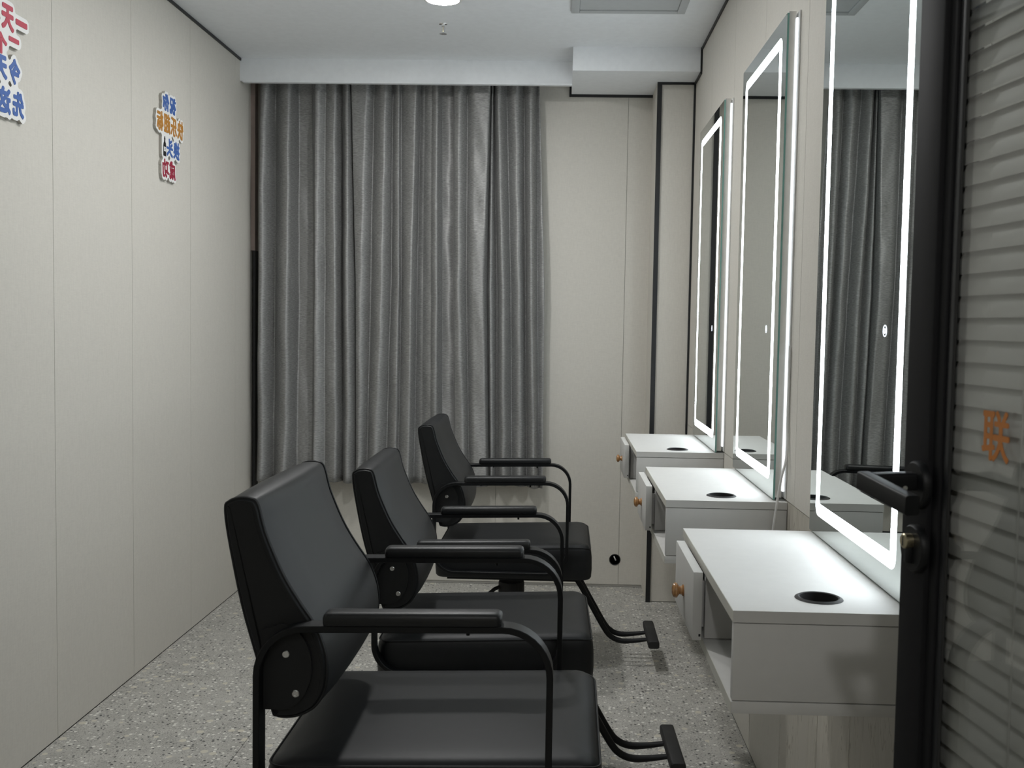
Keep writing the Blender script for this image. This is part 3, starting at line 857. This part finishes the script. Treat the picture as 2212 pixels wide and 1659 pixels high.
def bottle_icon(t, thick):
    # black bottle silhouette with a white label
    uc, vb, hh, ww = 0.205, 0.100, 0.070, 0.0125
    prof = [(0.95, 0.0), (1.0, 0.03), (1.0, 0.52), (0.75, 0.66), (0.32, 0.74), (0.30, 0.84), (0.42, 0.86), (0.42, 0.90), (0.25, 0.92), (0.25, 1.0)]
    pts = [(uc + ww * a, vb + hh * b) for a, b in prof] + [(uc - ww * a, vb + hh * b) for a, b in reversed(prof)]
    r1 = [(thick - 0.001, -u, v) for u, v in pts]; r2 = [(thick + 0.0014, -u, v) for u, v in pts]
    v, f = ring_loft([r1, r2]); b = mesh_obj('bottle_icon', v, f, 's_black', t)
    box('bottle_label', (thick + 0.0014, -(uc + 0.010), vb + hh * 0.24), (thick + 0.0020, -(uc - 0.010), vb + hh * 0.46), 'sign_white', b)
    for k in (0, 1):
        box('label_line', (thick + 0.0020, -(uc + 0.005), vb + hh * (0.31 + 0.07 * k)), (thick + 0.0024, -(uc - 0.005), vb + hh * (0.335 + 0.07 * k)), 's_black', b)

it = []
cw = 0.066
for k, ch in enumerate('祝你'): it.append((ch, 0.095 + k * cw, 0.262, 0.062, 0.066, 's_blue'))
for k, ch in enumerate('快乐超标'): it.append((ch, 0.020 + k * 0.0655, 0.183, 0.0625, 0.075, 's_orange'))
for k, ch in enumerate('换头'): it.append((ch, 0.060 + k * 0.066, 0.103, 0.062, 0.068, 's_blue'))
for k, ch in enumerate('成功'): it.append((ch, 0.100 + k * 0.066, 0.022, 0.062, 0.070, 's_darkred'))
wall_sign('wall_lettering', 'small cut-out sign of blue, orange and red mirrored characters with a bottle', 3.952, 1.733, 0.31, 0.345, it,
          extra_fill=((0.185, 0.105, 0.222, 0.165),), icon=bottle_icon)
it = []
it += [('一', 0.010, 0.236, 0.058, 0.068, 's_red'), ('天', 0.078, 0.231, 0.060, 0.073, 's_red')]
it += [('一', 0.053, 0.189, 0.050, 0.056, 's_red'), ('个', 0.112, 0.166, 0.060, 0.057, 's_red')]
it += [('今', 0.048, 0.102, 0.056, 0.068, 's_blue'), ('天', 0.114, 0.102, 0.060, 0.066, 's_blue')]
it += [('先', 0.031, 0.020, 0.058, 0.068, 's_blue'), ('这', 0.098, 0.018, 0.062, 0.070, 's_blue')]
wall_sign('wall_lettering', 'large cut-out sign of red and blue mirrored characters at the left photo edge', 2.790, 1.748, 0.33, 0.36, it,
          extra_fill=((0.17, 0.03, 0.27, 0.30),), bold=0.105, margin=0.0145)

# ================================================================== GLASS DOOR WITH BLIND
ang = math.atan2(0.99163, -0.12909)
dr = empty('door_1', (0.39241, 1.05, 0.0), ang); tag(dr, kind='structure')
# local x: towards the free edge, local y: towards the room side
FE, HI, DT, DZ = 0.090, -0.78, 0.044, 2.09
def dbox(name, a, b, mat, bevel=0.0, parent=dr): return box(name, a, b, mat, parent, bevel)
dbox('stile', (0.036, -DT, 0.006), (FE, 0, DZ), 'door_frame', 0.002)
dbox('stile', (HI, -DT, 0.006), (HI + 0.06, 0, DZ), 'door_frame', 0.002)
dbox('rail', (HI + 0.06, -DT, 0.006), (0.036, 0, 0.11), 'door_frame', 0.002)
dbox('rail', (HI + 0.06, -DT, DZ - 0.07), (0.036, 0, DZ), 'door_frame', 0.002)
dbox('glazing_bead', (0.020, -0.0102, 0.11), (0.036, -0.005, DZ - 0.07), 'door_frame', 0.002)
dbox('glazing_bead', (0.009, -0.0102, 0.11), (0.020, -0.0080, DZ - 0.07), 'black_trim', 0.0008)
sweep('rubber_gasket', [Vector((0.0078, -0.0096, 0.11)), Vector((0.0078, -0.0096, DZ - 0.07))], circ(0.0016, 8), 'rubber', dr, up=Vector((0, 1, 0)))
dbox('glass_pane', (HI + 0.06, -0.0145, 0.11), (0.0358, -0.0105, DZ - 0.07), 'glass')
dbox('glass_pane', (HI + 0.06, -0.0395, 0.11), (0.0358, -0.0365, DZ - 0.07), 'glass')
# blind slats between the panes
pitch = 0.0222
nsl = 84
sl_me = None
for k in range(nsl):
    z = 0.135 + k * pitch
    if sl_me is None:
        a0 = math.radians(71); wdt = 0.0250; rings = []
        pts = []
        for j in range(6):
            u = j / 5 - 0.5
            bow = 0.0016 * (1 - 4 * u * u)
            yy = u * wdt * math.cos(a0) + bow * math.sin(a0); zz = -u * wdt * math.sin(a0) + bow * math.cos(a0)
            pts.append((yy, zz))
        th = 0.0003
        ringp = [(y, zq + th) for y, zq in pts] + [(y, zq - th) for y, zq in reversed(pts)]
        v, f = ring_loft([[(HI + 0.065, y, zq) for y, zq in ringp], [(0.029, y, zq) for y, zq in ringp]])
        o = mesh_obj('slat', v, f, 'slat', dr, smooth=True); sl_me = o.data
    else:
        o = link('slat', sl_me, dr)
    o.location = (0, -0.0230, z)
for sx in (-0.105, -0.42, -0.66):
    sweep('ladder_cord', [Vector((sx, -0.0165, 0.12)), Vector((sx, -0.0165, DZ - 0.075))], circ(0.0008, 6), 'slat', dr, up=Vector((0, 1, 0)))
# lever handle
hd_ = empty('door_handle', (0.050, 0, 1.078)); hd_.parent = dr
lathe('rosette', [(0.0255, 0.0), (0.0255, 0.006), (0.0235, 0.0085), (0.010, 0.0088)], 'frame', hd_, 40, axis='Y')
nk = [Vector((0.0, 0.006, 0.004)), Vector((0.0, 0.030, 0.004)), Vector((0.0, 0.052, 0.003))]
sweep('neck', nk, rrect(0.0095, 0.0095, 0.004, 3), 'frame', hd_, up=Vector((0, 0, 1)))
lv = [Vector((0.012, 0.058, 0.003)), Vector((-0.02, 0.0585, 0.001)), Vector((-0.06, 0.0585, -0.002)), Vector((-0.098, 0.057, -0.005))]
sweep('lever', lv, rrect(0.0075, 0.0100, 0.003, 3), 'frame', hd_, up=Vector((0, 0, 1)))
lathe('set_screw', [(0.0026, 0.0), (0.0026, 0.0012), (0.0005, 0.0012)], 'steel', hd_, 12, axis='X', loc=(-0.0105, 0.022, -0.002))
lk = empty('door_lock', (0.050, 0, 1.010)); lk.parent = dr
lathe('rosette', [(0.0255, 0.0), (0.0255, 0.006), (0.0235, 0.0085), (0.010, 0.0088)], 'frame', lk, 40, axis='Y')
lathe('cylinder', [(0.0080, 0.006), (0.0080, 0.0165), (0.0070, 0.0175), (0.001, 0.0175)], 'brass', lk, 24, axis='Y', loc=(0, 0, 0.008))
box('key_slot', (-0.0010, 0.0172, 0.0030), (0.0010, 0.0178, 0.0130), 'black_trim', lk)
box('cylinder_web', (-0.005, 0.006, -0.016), (0.005, 0.014, 0.004), 'frame', lk, 0.002)
# orange lettering stuck on the glass
G = blur(np.pad(dilate(glyph_grid('联', 64), 1.3), 3))
slab_from_field('lettering', G, 1.0, lambda x, y, d: (-0.048 - 0.00078 * (x - 3), d, 1.117 + 0.00083 * (y - 3)), -0.0104, -0.0098, 'letter', dr)
